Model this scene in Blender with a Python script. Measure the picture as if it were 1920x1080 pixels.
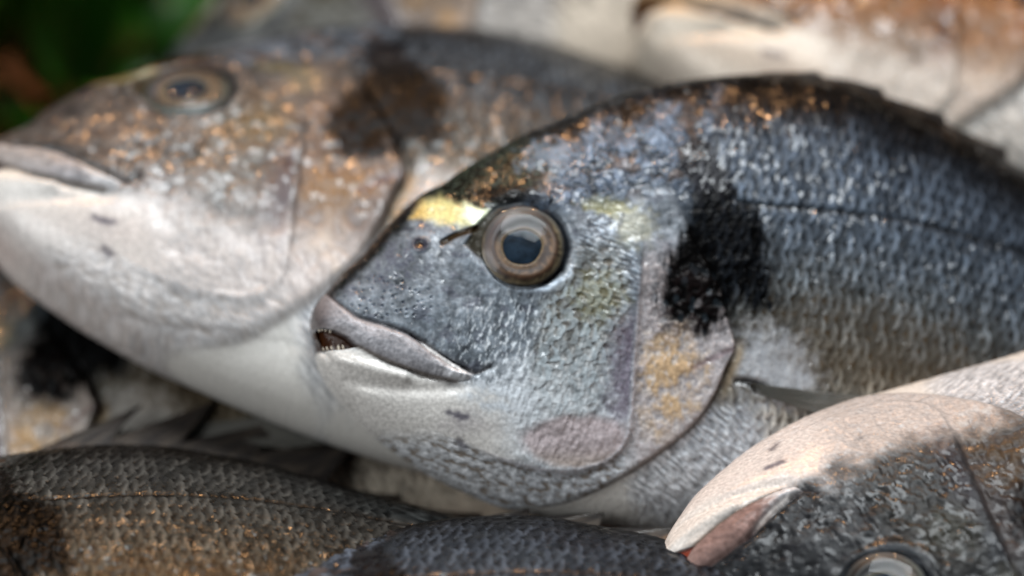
import bpy, math, random
import numpy as np
from mathutils import Vector, Matrix

for o in list(bpy.data.objects): bpy.data.objects.remove(o)
scene = bpy.context.scene
C = scene.collection

# ------------------------------------------------------------------ camera
S = 0.00012                      # metres per photograph pixel at the focus plane
DIST = 0.62                      # lens to focus plane
PITCH = math.radians(38)
TARGET = Vector((0, 0, 0.13))
ax_r = Vector((1, 0, 0))
ax_u = Vector((0, math.sin(PITCH), math.cos(PITCH)))
ax_v = Vector((0, -math.cos(PITCH), math.sin(PITCH)))     # towards the viewer
cam_d = bpy.data.cameras.new('camera')
cam = bpy.data.objects.new('camera', cam_d); C.objects.link(cam)
cam.location = TARGET + ax_v * DIST
cam.rotation_euler = (math.pi / 2 - PITCH, 0, 0)
cam_d.sensor_width = 36
cam_d.lens = 36 * DIST / (1920 * S)
cam_d.clip_start = 0.02; cam_d.clip_end = 50
cam_d.dof.use_dof = True
cam_d.dof.focus_distance = DIST - 0.0145
cam_d.dof.aperture_fstop = 3.6
scene.camera = cam

# ------------------------------------------------------------------ light
w = bpy.data.worlds.new('World'); scene.world = w; w.use_nodes = True
bg = w.node_tree.nodes['Background']
bg.inputs['Color'].default_value = (0.62, 0.78, 1.0, 1); bg.inputs['Strength'].default_value = 0.014

def area(name, loc, aim, size, energy, col, size_y=None):
    l = bpy.data.lights.new(name, 'AREA'); l.energy = energy; l.color = col
    l.size = size
    if size_y: l.shape = 'RECTANGLE'; l.size_y = size_y
    o = bpy.data.objects.new(name, l); C.objects.link(o)
    o.location = loc
    o.rotation_euler = (Vector(aim) - Vector(loc)).to_track_quat('-Z', 'Y').to_euler()
    return o
area('overhead_key', (0.14, 0.29, 1.6), (0, 0, 0.1), 1.0, 24.0, (0.90, 0.96, 1.0), 0.62)  # added soft overhead key, standing in for cool daylight
area('front_fill', (-1.75, -0.95, 1.45), (0, 0, 0.1), 1.6, 30.0, (0.95, 0.98, 1.0), 1.2)  # added fill from front left, brightens the sides facing the viewer
for k, (x, y, z, e) in enumerate(((-.42, .95, 1.27, 3.4), (-.12, 1.02, 1.22, 3.4), (.36, .97, 1.26, 3.4))):
    area('warm_stall_lamp', (x, y, z), (0, 0.08, 0.1), .075, e, (1.0, 0.52, 0.22))

scene.cycles.max_bounces = 6; scene.cycles.diffuse_bounces = 3; scene.cycles.glossy_bounces = 3
scene.view_settings.view_transform = 'Standard'
scene.view_settings.look = 'None'
scene.view_settings.exposure = 0.45
scene.view_settings.gamma = 1.0
scene.view_settings.use_curve_mapping = False

def cam_pt(px, py, z):
    """photo pixel + height z (pixels, towards the viewer from the focus plane) -> world"""
    k = (DIST - z * S) / DIST
    return TARGET + ax_r * ((px - 960) * S * k) + ax_u * ((540 - py) * S * k) + ax_v * (z * S)

# ------------------------------------------------------------------ numeric helpers
def lin(c):
    c = np.asarray(c, dtype=np.float64) / 255.0
    return np.where(c <= 0.04045, c / 12.92, ((c + 0.055) / 1.055) ** 2.4).astype(np.float32)
def ss(a, b, x):
    t = np.clip((x - a) / (b - a), 0, 1); return t * t * (3 - 2 * t)
def mixc(A, col, m):
    m = np.clip(m, 0, 1).astype(np.float32)[..., None]; return A + (lin(col) - A) * m
_T = {}
def tab(seed):
    if seed not in _T:
        r = np.random.RandomState(seed * 7 + 3).random_sample(65536).astype(np.float32)
        _T[seed] = (r, np.cos(r * 6.28318).astype(np.float32), np.sin(r * 6.28318).astype(np.float32))
    return _T[seed]
def cell(i, j): return (((i.astype(np.int32) & 255) << 8) | (j.astype(np.int32) & 255))
def hsh(i, j, seed): return tab(seed)[0][cell(i, j)]
def noise(x, y, seed=0):
    x = np.asarray(x, np.float32); y = np.asarray(y, np.float32)
    i = np.floor(x); j = np.floor(y); fx = x - i; fy = y - j
    ux = fx * fx * fx * (fx * (fx * 6 - 15) + 10); uy = fy * fy * fy * (fy * (fy * 6 - 15) + 10)
    _, ct, st = tab(seed); i = i.astype(np.int32); j = j.astype(np.int32)
    i0 = (i & 255) << 8; i1 = ((i + 1) & 255) << 8; j0 = j & 255; j1 = (j + 1) & 255
    def g(k, dx, dy): return ct[k] * dx + st[k] * dy
    a = g(i0 | j0, fx, fy); a += ux * (g(i1 | j0, fx - 1, fy) - a)
    b = g(i0 | j1, fx, fy - 1); b += ux * (g(i1 | j1, fx - 1, fy - 1) - b)
    return (a + uy * (b - a)) * 1.5
def fbm(x, y, seed=0, o=4):
    r = 0; a = 1.0
    for k in range(o):
        r = r + a * noise(x, y, seed + k * 17); x = x * 2.03 + 3.1; y = y * 2.03 + 1.7; a *= 0.5
    return r
def worley(x, y, seed=0):
    i = np.floor(x); j = np.floor(y)
    f1 = np.full(x.shape, 9.0); f2 = np.full(x.shape, 9.0); idr = np.zeros(x.shape); id2 = np.zeros(x.shape)
    for a in (-1, 0, 1):
        for b in (-1, 0, 1):
            r1 = hsh(i + a, j + b, seed); r2 = hsh(i + a, j + b, seed + 7)
            d = np.hypot(i + a + r1 - x, j + b + r2 - y)
            c = d < f1
            f2 = np.where(c, f1, np.minimum(f2, d)); idr = np.where(c, hsh(i + a, j + b, seed + 13), idr)
            id2 = np.where(c, hsh(i + a, j + b, seed + 19), id2)
            f1 = np.where(c, d, f1)
    return f1, f2, idr, id2
def imbricate(p, q, du, dv, rx, ry, seed, jit=.32, ex=2):
    """overlapping scales, free edge towards +p: returns t (0 hidden front..1 free edge), lateral offset, 3 randoms"""
    j0 = np.round(q / dv)
    best = np.full(p.shape, 1e9); T = np.zeros(p.shape); L = np.zeros(p.shape)
    R1 = np.zeros(p.shape); R2 = np.zeros(p.shape); R3 = np.zeros(p.shape)
    for dj in (-1, 0, 1):
        j = j0 + dj; off = 0.5 * (np.mod(j, 2))
        i0 = np.round(p / du - off)
        for di in (-2, -1, 0, 1):
            i = i0 + di
            ra = hsh(i, j, seed); rb = hsh(i, j, seed + 3)
            cx = (i + off + (ra - .5) * jit) * du; cy = (j + (rb - .5) * jit) * dv
            e = ((p - cx) / rx) ** 2 + np.abs((q - cy) / ry) ** ex
            c = (e < 1) & (cx < best)
            best = np.where(c, cx, best)
            edge = rx * np.sqrt(np.clip(1 - np.abs((q - cy) / ry) ** ex, 0, 1))
            T = np.where(c, (p - cx - edge + du) / du, T); L = np.where(c, (q - cy) / ry, L)
            R1 = np.where(c, hsh(i, j, seed + 5), R1); R2 = np.where(c, hsh(i, j, seed + 9), R2); R3 = np.where(c, hsh(i, j, seed + 11), R3)
    return np.clip(T, 0, 1), L, R1, R2, R3
def spline(pts, n=24):
    P = np.array(pts, float); P = np.vstack([2 * P[0] - P[1], P, 2 * P[-1] - P[-2]])
    out = []
    for k in range(1, len(P) - 2):
        t = np.linspace(0, 1, n, endpoint=False)[:, None]
        a, b, c, d = P[k - 1], P[k], P[k + 1], P[k + 2]
        out.append(0.5 * (2 * b + (c - a) * t + (2 * a - 5 * b + 4 * c - d) * t * t + (3 * b - a - 3 * c + d) * t ** 3))
    out.append(P[-2:-1]); return np.vstack(out)
def line_d(U, V, pts, margin=150.0):
    """distance, signed distance (positive to the right of the direction of travel in image space), parameter 0..1"""
    P = spline(pts, 5) if len(pts) > 2 else np.array(pts, float)
    lo = P.min(0) - margin; hi = P.max(0) + margin
    box = (U > lo[0]) & (U < hi[0]) & (V > lo[1]) & (V < hi[1])
    if not box.all():
        D = np.full(U.shape, margin); SD = np.where(U < P[:, 0].mean(), margin, -margin).astype(float); T = np.zeros(U.shape)
        if box.any():
            d, sd, t = line_d(U[box], V[box], pts, 1e9); D[box] = d; SD[box] = sd; T[box] = t
        return D, SD, T
    best = np.full(U.shape, 1e9); sg = np.ones(U.shape); par = np.zeros(U.shape); n = len(P) - 1
    for k in range(n):
        a, b = P[k], P[k + 1]; e = b - a; L2 = max((e ** 2).sum(), 1e-9)
        t = np.clip(((U - a[0]) * e[0] + (V - a[1]) * e[1]) / L2, 0, 1)
        dx = U - a[0] - t * e[0]; dy = V - a[1] - t * e[1]; d = dx * dx + dy * dy
        c = d < best
        best = np.where(c, d, best); sg = np.where(c, np.sign(e[0] * dy - e[1] * dx), sg); par = np.where(c, (k + t) / n, par)
    d = np.sqrt(best); return d, d * sg, par
def poly_sd(U, V, pts):
    """negative inside"""
    P = np.array(pts, float); lo = P.min(0) - 70; hi = P.max(0) + 70
    box = (U > lo[0]) & (U < hi[0]) & (V > lo[1]) & (V < hi[1])
    if not box.all():
        D = np.full(U.shape, 70.0)
        if box.any(): D[box] = poly_sd(U[box], V[box], pts)
        return D
    P = np.array(pts, float); n = len(P); best = np.full(U.shape, 1e9); ins = np.zeros(U.shape, bool)
    for k in range(n):
        a, b = P[k], P[(k + 1) % n]; e = b - a; L2 = max((e ** 2).sum(), 1e-9)
        t = np.clip(((U - a[0]) * e[0] + (V - a[1]) * e[1]) / L2, 0, 1)
        best = np.minimum(best, (U - a[0] - t * e[0]) ** 2 + (V - a[1] - t * e[1]) ** 2)
        if a[1] != b[1]:
            c = ((a[1] > V) != (b[1] > V)) & (U < e[0] * (V - a[1]) / e[1] + a[0]); ins ^= c
    d = np.sqrt(best); return np.where(ins, -d, d)
def ell(U, V, cx, cy, rx, ry, ang=0):
    c, s = math.cos(math.radians(ang)), math.sin(math.radians(ang))
    x = (U - cx) * c + (V - cy) * s; y = -(U - cx) * s + (V - cy) * c
    return np.sqrt((x / rx) ** 2 + (y / ry) ** 2)

# ------------------------------------------------------------------ the bream: side view in photograph pixels
TOP = [(585,600),(588,582),(598,563),(615,545),(640,514),(680,478),(720,431),(768,383),(800,359),(830,345),(870,316),(930,281),(985,251),
       (1050,225),(1110,198),(1170,176),(1240,157),(1320,146),(1400,139),(1460,138),(1520,144),(1590,157),(1650,180),(1740,216),(1800,249),
       (1860,284),(1920,318),(2050,385),(2250,480),(2500,590),(2750,690),(2950,760),(3100,800)]
BOT = [(597,668),(606,697),(630,737),(660,772),(700,814),(760,859),(820,897),(900,935),(960,957),(1050,977),(1150,992),(1250,1006),
       (1330,1018),(1500,1045),(1700,1072),(1900,1085),(2150,1085),(2400,1060),(2650,1005),(2850,965),(3000,948),(3112,950)]
TOPc = spline(TOP); BOTc = spline(BOT)
THK_U = np.array([0,3,10,28,80,200,400,700,1000,1400,1900,2300,2520.]); THK_T = np.array([0,30,50,72,104,142,172,192,208,206,150,85,38.])
thk_c = spline(list(zip(THK_U, THK_T)), 16)
def top_v(u): return np.interp(u, TOPc[:, 0], TOPc[:, 1])
def bot_v(u): return np.interp(u, BOTc[:, 0], BOTc[:, 1])
def thick(a): return np.interp(a - 585, thk_c[:, 0], thk_c[:, 1])
def prof(b):
    t = np.abs(2 * b - 1); n = np.where(b < .5, 2.2, 2.7); m = np.where(b < .5, .60, .52)
    return np.clip(1 - t ** n, 0, 1) ** m
EYE = (974.0, 466.0)
def z_base(u, v):
    b = (v - top_v(u)) / (bot_v(u) - top_v(u)); return thick(u) * prof(np.clip(b, 0, 1))
EZ = float(z_base(*[np.array([c]) for c in EYE])[0])
EGX = float((z_base(np.array([EYE[0] + 60]), np.array([EYE[1]])) - z_base(np.array([EYE[0] - 60]), np.array([EYE[1]])))[0]) / 120
EGY = float((z_base(np.array([EYE[0]]), np.array([EYE[1] + 60])) - z_base(np.array([EYE[0]]), np.array([EYE[1] - 60])))[0]) / 120

LIPTOP = [(612,550),(640,575),(672,597),(720,612),(762,628),(800,652),(845,682),(888,702)]
MOUTH = [(667,651),(720,677),(790,703),(850,717)]
LIP = [(580,598),(590,575),(603,558)] + LIPTOP + [(872,714)] + MOUTH[::-1] + [(650,634),(625,621),(603,616),(586,621)]
OPEN = [(582,624),(603,617),(625,621),(650,634),(668,651),(640,656),(613,657),(606,654)]
PRE = [(1200,400),(1194,460),(1190,530),(1184,620),(1178,710),(1174,780),(1160,838),(1120,872),(1060,886),(1000,882),(930,862),(860,830)]
OPC = [(1235,330),(1275,420),(1318,500),(1348,570),(1362,630),(1368,658),(1352,692),(1332,742),(1290,802),(1228,852),(1150,902),(1060,942),(950,956)]
BLOTCH = [(1290,385),(1345,360),(1396,392),(1428,450),(1428,510),(1440,572),(1408,592),(1384,562),(1352,608),(1310,630),(1254,612),(1222,560),(1236,500),(1262,462),(1272,425)]

def fish_fields(U, V, A, B, seed, hi, head_dark=0.0, pink=1.0, lipc=(166, 165, 168), under=0.0, closed=False, lines=1.0, warm=0.0, glint=1.0):
    """relief (pixels), pigment, roughness offset over the side view"""
    U = U.astype(np.float32); V = V.astype(np.float32); B = B.astype(np.float32)
    n1 = fbm(U / 60, V / 60, seed + 1); n2 = fbm(U / 18, V / 18, seed + 2, 3); n3 = fbm(U / 7, V / 7, seed + 3, 2)
    wx = fbm(U / 35, V / 35, seed + 5, 3) * 9; wy = fbm(U / 35, V / 35, seed + 6, 3) * 9
    H = np.zeros(U.shape); R = np.zeros(U.shape)
    dt = V - top_v(U); depth = bot_v(U) - top_v(U)
    # ---- flank and belly pigment along the section
    bb = np.clip(B + n1 * .025, 0, 1)
    stops = [0,.035,.08,.17,.30,.45,.6,.7,.79,.87,1]
    cols = [(20,19,19),(28,27,27),(44,46,50),(70,77,86),(88,95,103),(98,100,100),(104,100,93),(124,120,113),(178,176,173),(214,212,208),(210,207,202)]
    LC = lin(cols) * (1 - head_dark * np.array([.5,.5,.6,.6,.6,.55,.5,.35,.1,0,0]))[:, None]; Cc = np.stack([np.interp(bb, stops, LC[:, k]) for k in range(3)], -1)
    Cc = Cc * (1 - .35 * ss(1500, 2000, U) * (1 - ss(.6, .8, bb)))[..., None]  # darker to the tail: part pigment, part fading light put into the colour
    d_op, s_op, t_op = line_d(U, V, OPC); d_pre, s_pre, t_pre = line_d(U, V, PRE)
    # head side of the gill cover: travelling down the edge, the head is on the right (positive)
    opl = np.interp(V, [o[1] for o in OPC], [o[0] for o in OPC])
    head = ss(12, -12, U - np.where(V < 330, 1235 - (330 - V) * .1, opl)) * ss(960, 930, V) 
    head = np.where(V > 900, ss(-8, 8, s_op), head)
    # ---- flank scales
    th = math.radians(11)
    P = (U * math.cos(th) + V * math.sin(th)); Q = B * 860 + (U - 1500) * .02
    fl = np.clip((1 - head) * ss(-4, 22, np.where(head > .5, -9, d_op)) , 0, 1)
    nape = ss(1000, 1090, U + .55 * (V - 300)) * ss(1310, 1270, U + (V - 320) * .55) * ss(430, 380, V + .22 * (U - 1000)) * ss(6, 22, dt)
    fl = fl * (1 - .85 * nape)
    sel = fl > .01
    t, l, r1, r2, r3 = (np.zeros(U.shape) for _ in range(5))
    if sel.any():
        t[sel], l[sel], r1[sel], r2[sel], r3[sel] = imbricate((P + wx * .3)[sel], (Q + wy * .3)[sel], 19.0, 27.0, 19.0, 29.0, seed + 40, .14, 2.6)
    amp = fl * np.interp(bb, [0, .1, .5, .75, .9, 1], [1.5, 2.0, 1.8, 1.2, .6, .4])
    H += fl * fbm((U + wx) / 10, (V - U * .1) / 46, seed + 42, 3) * .35 * ss(.9, .7, bb)
    H += amp * (t ** 1.3 + (r1 - .5) * 1.0 * l + (r2 - .5) * .9 * t)
    streak = ss(.35, .95, t) * (.15 + 1.1 * r3) * (1 + .8 * fbm(U / 11, V / 34, seed + 41, 2))
    vs = fbm((U + wx) / 10, (V - U * .1) / 46, seed + 42, 3)
    gap = ss(.55, .05, t) * (.35 + .7 * r1)
    m = fl * ss(.03, .14, bb) * ss(.95, .72, bb)
    Cc = Cc * (1 + m * (.95 * streak - .40 * gap - .24 + .14 * vs + .3 * (r2 - .5)))[..., None]
    Cc = mixc(Cc, (98, 84, 66), m * gap * .55 * ss(.3, .55, bb)); Cc = mixc(Cc, (168, 184, 202), m * streak * .14 * ss(.7, .35, bb))
    R += fl * (r3 - .5) * .18
    # long dark lines between scale rows high on the flank, the lateral line
    LAT = [(1330,372),(1400,388),(1500,396),(1620,408),(1760,436),(1920,484),(2200,590),(2600,745),(3080,868)]
    dl, _, _ = line_d(U, V, LAT)
    lat = fl * np.exp(-((dl + n2 * 2) / 6) ** 2) * ss(1330, 1380, U)
    Cc = mixc(Cc, (40, 38, 36), lat * .6); H -= lat * 2.5
    # bare pale skin behind the gill cover and over the pectoral base
    pale = ss(1.25, .5, ell(U + wx, V + wy, 1440, 690, 95, 75, 35) + n2 * .25) * (1 - head)
    Cc = mixc(Cc, (188, 190, 194), pale * .75); H -= pale * amp * t * .6
    brn = ss(1.2, .6, ell(U + wx, V, 1600, 640, 220, 90, 12) + n1 * .4) * fl
    Cc = mixc(Cc, (112, 98, 80), brn * (.25 + .45 * gap))
    breast = ss(1.15, .75, ell(U + wx, V + wy, 1300, 870, 150, 95, -40)) * (1 - head)
    st = fbm((U * .75 + V * .66) / 26, (-U * .66 + V * .75) / 6, seed + 8, 3)
    Cc = mixc(Cc, (178, 182, 188), breast * .7); Cc = Cc * (1 + breast * st * .45)[..., None]; H += breast * st * 2.2
    # ---- head base colours
    face = lin((134, 140, 146)) * np.ones(U.shape + (1,))
    face = face * (1 + .42 * n2 + .30 * n1)[..., None]
    face = mixc(face, (92, 92, 104), ss(.15, .7, fbm(U / 45 + 7, V / 26, seed + 9)) * .4)
    white = ss(-40, 60, (V - 735) - (U - 1000) * .10 + n1 * 35 + wx) 
    jaw = np.clip(ss(-14, 14, line_d(U, V, [(560,655),(667,653)] + MOUTH[1:] + [(920,735),(1000,780)])[1]) * ss(1010, 900, U), 0, 1)
    jaw = np.where(V < 640, 0, jaw)
    face = mixc(face, (212, 215, 218), white * .85 * (1 + n2 * .4)); face = mixc(face, (214, 211, 207), jaw)
    # silver flecks, with white sheen painted in as streaks
    fleck = ss(.0, .6, fbm((U + V * .25) / 7, V / 16, seed + 11, 3) + n1 * .3)
    chk = ss(1.2, .6, ell(U, V, 1010, 720, 220, 190, 0)) * (1 - jaw)
    face = mixc(face, (224, 228, 231), fleck * chk * .7); face = mixc(face, (200, 204, 208), ss(1.2, .3, ell(U + wx, V + wy, 960, 745, 130, 60, 10)) * .6 * (1 + n2)); H += chk * fbm((U + V * .25) / 10, V / 26, seed + 11, 3) * 1.5 * head
    face = mixc(face, (216, 219, 222), ss(1.25, .35, ell(U + wx, V + wy, 1010, 750, 165, 95, -18)) * .6 * (1 - jaw) * (1 + .8 * n2))
    beh = ss(1.1, .6, ell(U, V, 1130, 500, 70, 130, 0))
    ft = fbm((U + V * .4) / 20, (V - U * .4) / 6, seed + 12, 3)
    face = mixc(face, (196, 206, 216), beh * ss(.0, .5, ft) * .8); face = mixc(face, (84, 88, 98), beh * ss(.0, -.5, ft) * .45); H += beh * ft * 1.1 * head
    # cheek scales
    ck = ss(1.15, .72, ell(U + wx, V + wy, 1082, 640, 88, 185, 14)) * head * ss(10, 26, -np.where(s_pre < 0, 99, -s_pre)+0*U) if False else ss(1.15, .72, ell(U + wx, V + wy, 1082, 640, 92, 190, 14)) * head
    ck = ck * ss(1182, 1160, U) * (1 - .45 * ss(660, 760, V))
    sel = ck > .01
    ct, cl_, c1, c2, c3 = (np.zeros(U.shape) for _ in range(5))
    if sel.any():
        ct[sel], cl_[sel], c1[sel], c2[sel], c3[sel] = imbricate((U * .95 + V * .3 + wx)[sel], (V * .95 - U * .3 + wy)[sel], 24.0, 19.0, 25.0, 17.0, seed + 60)
    H += ck * 2.0 * (ct ** 1.2 + (c1 - .5) * .8 * cl_ + (c2 - .5) * .7 * ct)
    low = ss(560, 700, V)
    face = mixc(face, (104, 92, 68), ck * .62 * (1 - .5 * low)); 
    plate = ss(.30, .62, ct) * ss(1.0, .55, np.abs(cl_)) * (.35 + .65 * c3)
    face = mixc(face, (182, 190, 194), ck * plate * .85); face = mixc(face, (140, 136, 96), ss(1.1, .3, ell(U, V, 1110, 560, 62, 60) + n2 * .4) * .38)
    # preopercle: purple rim, pink lower flange, pale edge
    pin = ss(0, 14, s_pre) * ss(75, 10, d_pre + n2 * 10) * ss(.02, .2, t_pre)
    face = mixc(face, (128, 118, 130), pin * ss(560, 640, V) * ss(830, 760, V) * .75)
    pk = ss(1.1, .75, ell(U + wx, V + wy * .6, 1075, 830, 110, 52, 2)) * ss(-2, 10, s_pre)
    face = mixc(face, (188, 174, 174), pk * .75 * pink); face = mixc(face, (170, 160, 150), pk * pink * ss(830, 880, V) * .7); H -= pk * 2.0
    pe = np.exp(-((d_pre) / 5) ** 2) * ss(.12, .3, t_pre) * ss(1, .85, t_pre)
    face = mixc(face, (206, 202, 206), pe * .8 * lines)
    dots = worley(U / 7, V / 7, seed + 21)
    face = mixc(face, (60, 44, 46), ss(.28, .16, dots[0]) * np.exp(-((s_pre + 11) / 7) ** 2) * ss(.2, .35, t_pre) * ss(.75, .6, t_pre) * .8)
    # opercle plate behind the preopercle
    ope = ss(2, -6, s_pre) * ss(1150, 1190, U) * ss(430, 520, V)
    ope = np.clip(ope, 0, 1)
    face = mixc(face, (186, 180, 180), ope * .85 * (1 + .3 * n2))
    gold = ss(1.15, .55, ell(U + wx * 1.5, V + wy * 1.5, 1248, 712, 70, 118, 8) + n2 * .35) * ope
    face = mixc(face, (204, 172, 122), gold * .6 * ss(-.8, .5, n2 * .7 + n1)); face = mixc(face, (206, 200, 196), gold * ss(.25, .6, fbm(U / 14, V / 22, seed + 23)) * .7)
    H += ope * (n2 * 1.3 + fbm(U / 12, V / 26, seed + 23, 3) * 1.3)
    gill = ss(6, -6, s_pre) * ss(790, 840, V + (U - 1100) * .02) * ss(1190, 1120, U - (V - 860) * .6) + ss(880, 905, V)
    gill = np.clip(gill, 0, 1)
    gs = fbm((U * .9 + V * .3) / 20, (V * .9 - U * .3) / 9, seed + 24, 3)
    face = mixc(face, (192, 194, 197), gill * .8); face = face * (1 + gill * gs * .5)[..., None]; face = mixc(face, (158, 136, 110), gill * ss(.1, .6, -gs) * .4)
    H += gill * gs * 1.9 * head
    # crown, forehead, snout ridge
    edge = ss(46, 8, dt + n1 * 10 - 20 * ss(800, 860, U)); face = mixc(face, (26, 26, 25), edge * .95)
    snr = ss(30, 4, dt + n2 * 6) * ss(900, 700, U); face = mixc(face, (52, 50, 50), snr * .9)
    crown = ss(1.15, .75, ell(U + wx, V + wy, 920, 335, 130, 62, -24)); sp = worley(U / 5.2, V / 5.2, seed + 27)
    face = mixc(face, (40, 43, 36), crown * .95); face = mixc(face, (122, 134, 122), crown * ss(.35, .15, sp[0]) * .65 * (sp[2] > .35)); face = mixc(face, (22, 22, 22), crown * ss(.38, .18, sp[0]) * .8 * (sp[2] < .3))
    H += crown * (.4 - sp[0]) * 1.6
    brow = ss(1.0, .6, ell(U, V, 965, 372, 100, 22, 4)); face = mixc(face, (36, 35, 36), brow * .85)
    sno = ss(1.1, .5, ell(U + wx, V + wy, 740, 500, 75, 45, -40)); face = mixc(face, (74, 74, 88), sno * .55 * ss(-.4, .5, n2))
    po = worley(U / 15, V / 15, seed + 29); pm = ss(1.15, .7, ell(U, V, 725, 560, 95, 50, 10)) * (1 - jaw)
    face = mixc(face, (64, 70, 84), ss(.25, .13, po[0]) * pm * .55 * (po[2] > .2)); H -= ss(.3, .1, po[0]) * pm * 2.2
    # golden brow spot and its echo behind the eye
    YEL = [(766,408),(790,380),(826,374),(870,386),(906,402),(896,424),(858,430),(828,418),(794,414)]
    ye = ss(10, -9, poly_sd(U + wx * .8, V + wy * .8, YEL))
    ys = worley(U / 6, V / 6, seed + 31)
    face = mixc(face, (204, 200, 156), ye * .88); face = mixc(face, (222, 230, 214), ye * ss(840, 888, U + n2 * 14)); face = mixc(face, (196, 150, 60), ye * ss(808, 775, U) * .55)
    face = mixc(face, (60, 60, 40), ye * ss(.26, .14, ys[0]) * ss(850, 800, U + V - 395) * .7 * (ys[2] > .5))
    face = mixc(face, (176, 172, 120), ss(1.1, .4, ell(U, V, 1125, 388, 62, 22, 12) + n2 * .45) * .5)
    face = mixc(face, (190, 190, 176), ss(1.1, .4, ell(U, V, 1180, 430, 50, 50, 0) + n2 * .3) * .6)
    face = mixc(face, (206, 201, 198), under * ss(700, 770, V + n1 * 20) * (1 + .3 * n2))
    face = face * (1 - head_dark * (1 - jaw) * (1 - .75 * white))[..., None]
    face = mixc(face, (150, 112, 76), warm * (1 - white) * (1 - jaw) * (.75 + .5 * n1))  # warm lamplight painted into the upper head colour
    # lips
    sdl = poly_sd(U, V, LIP); lip = ss(1.5, -2.5, sdl)
    lc = lin(lipc) * np.ones(U.shape + (1,)); lc = lc * (1 + .2 * n2)[..., None]
    lc = mixc(lc, (118, 112, 112), ss(640, 590, U)); lc = mixc(lc, (210, 210, 212), ss(795, 845, U + n2 * 20)); lc = mixc(lc, (190, 184, 182), ss(600, 625, V) * ss(680, 620, U) * .35)
    face = face * (1 - lip[..., None]) + lc * lip[..., None]
    dlt, slt, _ = line_d(U, V, LIPTOP)
    face = mixc(face, (58, 48, 46), np.exp(-(dlt / 3.5) ** 2) * ss(900, 860, U) * .7 * lines)
    mxl = line_d(U, V, [(768,630),(803,664),(852,695)])[0]
    face = mixc(face, (96, 88, 92), np.exp(-(mxl / 2.6) ** 2) * .6); face = mixc(face, (222, 218, 214), np.exp(-((slt - 5) / 4) ** 2) * ss(770, 800, U) * ss(880, 850, U) * .7)
    dm, sm, _ = line_d(U, V, MOUTH)
    face = mixc(face, (104, 94, 86), np.exp(-(dm / 4) ** 2) * .7)
    sdo = poly_sd(U, V, OPEN); op = ss(1.5, -1.5, sdo)
    face = mixc(face, (150, 88, 72) if closed else (86, 58, 38), op); face = mixc(face, (58, 36, 22), op * ss(625, 660, U) * .6 * (not closed))
    crn = line_d(U, V, [(862,690),(885,702),(912,690)])[0]; face = mixc(face, (52, 44, 44), np.exp(-(crn / 4) ** 2) * .8)
    # orbit skin
    ORB = [(862,462),(890,420),(925,392),(970,380),(1020,392),(1052,425),(1064,470),(1050,515),(1015,537),(975,536),(930,512),(895,488)]
    sdb = poly_sd(U, V, ORB); orb = ss(4, -6, sdb)
    oc = lin((56, 60, 66)) * np.ones(U.shape + (1,)); oc = oc * (1 + .25 * n2)[..., None]; oc = mixc(oc, (88, 84, 72), ss(960, 900, U) * .7)
    face = face * (1 - orb[..., None]) + oc * orb[..., None]
    face = mixc(face, (196, 206, 216), np.exp(-((sdb - 7) / 6) ** 2) * ss(470, 520, V) * .7 * (1 - head_dark))
    # nostrils
    na = ell(U, V, 783, 461, 13, 11); face = mixc(face, (66, 60, 72), ss(1.6, .9, na) * .7); face = mixc(face, (40, 34, 38), ss(.7, .4, na)); H += ss(1.7, 1.1, na) * 3 - ss(1.0, .5, na) * 6
    nb = line_d(U, V, [(826,457),(850,444),(886,432)])[0]; face = mixc(face, (74, 62, 46), ss(8, 3, nb)); H -= ss(9, 2, nb) * 6
    dk = line_d(U, V, [(835,775),(868,784)])[0]; face = mixc(face, (92, 90, 104), np.exp(-((dk + n2 * 3) / 6) ** 2) * .7)
    dk = line_d(U, V, [(855,828),(866,838)])[0]; face = mixc(face, (92, 88, 96), np.exp(-((dk + n2 * 3) / 7) ** 2) * .7)
    face = face * (1 + .16 * n3)[..., None]
    Cc = Cc * (1 - head[..., None]) + face * head[..., None]
    # nape plates: silver islands with dark seams, bluish sky sheen mixed into their colour
    f1, f2, wi, wj = worley((U + wx) / 27, (V + wy) / 23, seed + 33); crk = ss(.02, .22, np.abs(fbm((U + wx * 2) / 38, (V + wy * 2) / 32, seed + 34, 3))) * (.55 + .45 * ss(.02, .2, f2 - f1)); seam = 1 - crk
    nc = lin((114, 125, 139)) * np.ones(U.shape + (1,)); nc = nc * (.75 + .45 * wi + .5 * n2 + .4 * n1)[..., None]; nc = mixc(nc, (120, 100, 84), (wj > .8) * .6); nc = mixc(nc, (44, 42, 42), seam * .8)
    nc = mixc(nc, (22, 22, 23), ss(80, 16, dt + n1 * 30) * .9)
    Cc = Cc * (1 - (nape * .9)[..., None]) + nc * (nape * .9)[..., None]
    H += nape * (crk * 2.4 + (wi - .5) * 2.4 * f1 + n2 * 1.2)
    Cc = mixc(Cc, (158, 176, 196), ss(1.1, .3, ell(U, V, 1015, 290, 60, 30, -20) + n2 * .6) * .4)  # bluish sky sheen on the crown, painted into the colour
    # dark shoulder band and blotch
    bl = ss(16, -16, poly_sd(U + wx * .8, V + wy * .8, BLOTCH) + n2 * 7 + 12 * fbm(U / 9, V / 40, seed + 37, 3))
    band = ss(1.15, .7, ell(U + wx * 1.5, V + wy, 1318, 345, 42, 95, -20) + n2 * .3)
    tear = ss(.28, .55, fbm(U / 26 + V / 60, V / 30, seed + 35, 3))
    lowb = ss(500, 590, V)
    Cc = mixc(Cc, (40, 38, 42), band * .85)
    Cc = mixc(Cc, (14, 13, 13), bl * (.98 - .38 * tear * lowb)); H += bl * (n2 * .8 + tear * 1.5)
    Cc = mixc(Cc, (78, 84, 92), bl * streak * .3 * fl)
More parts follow.
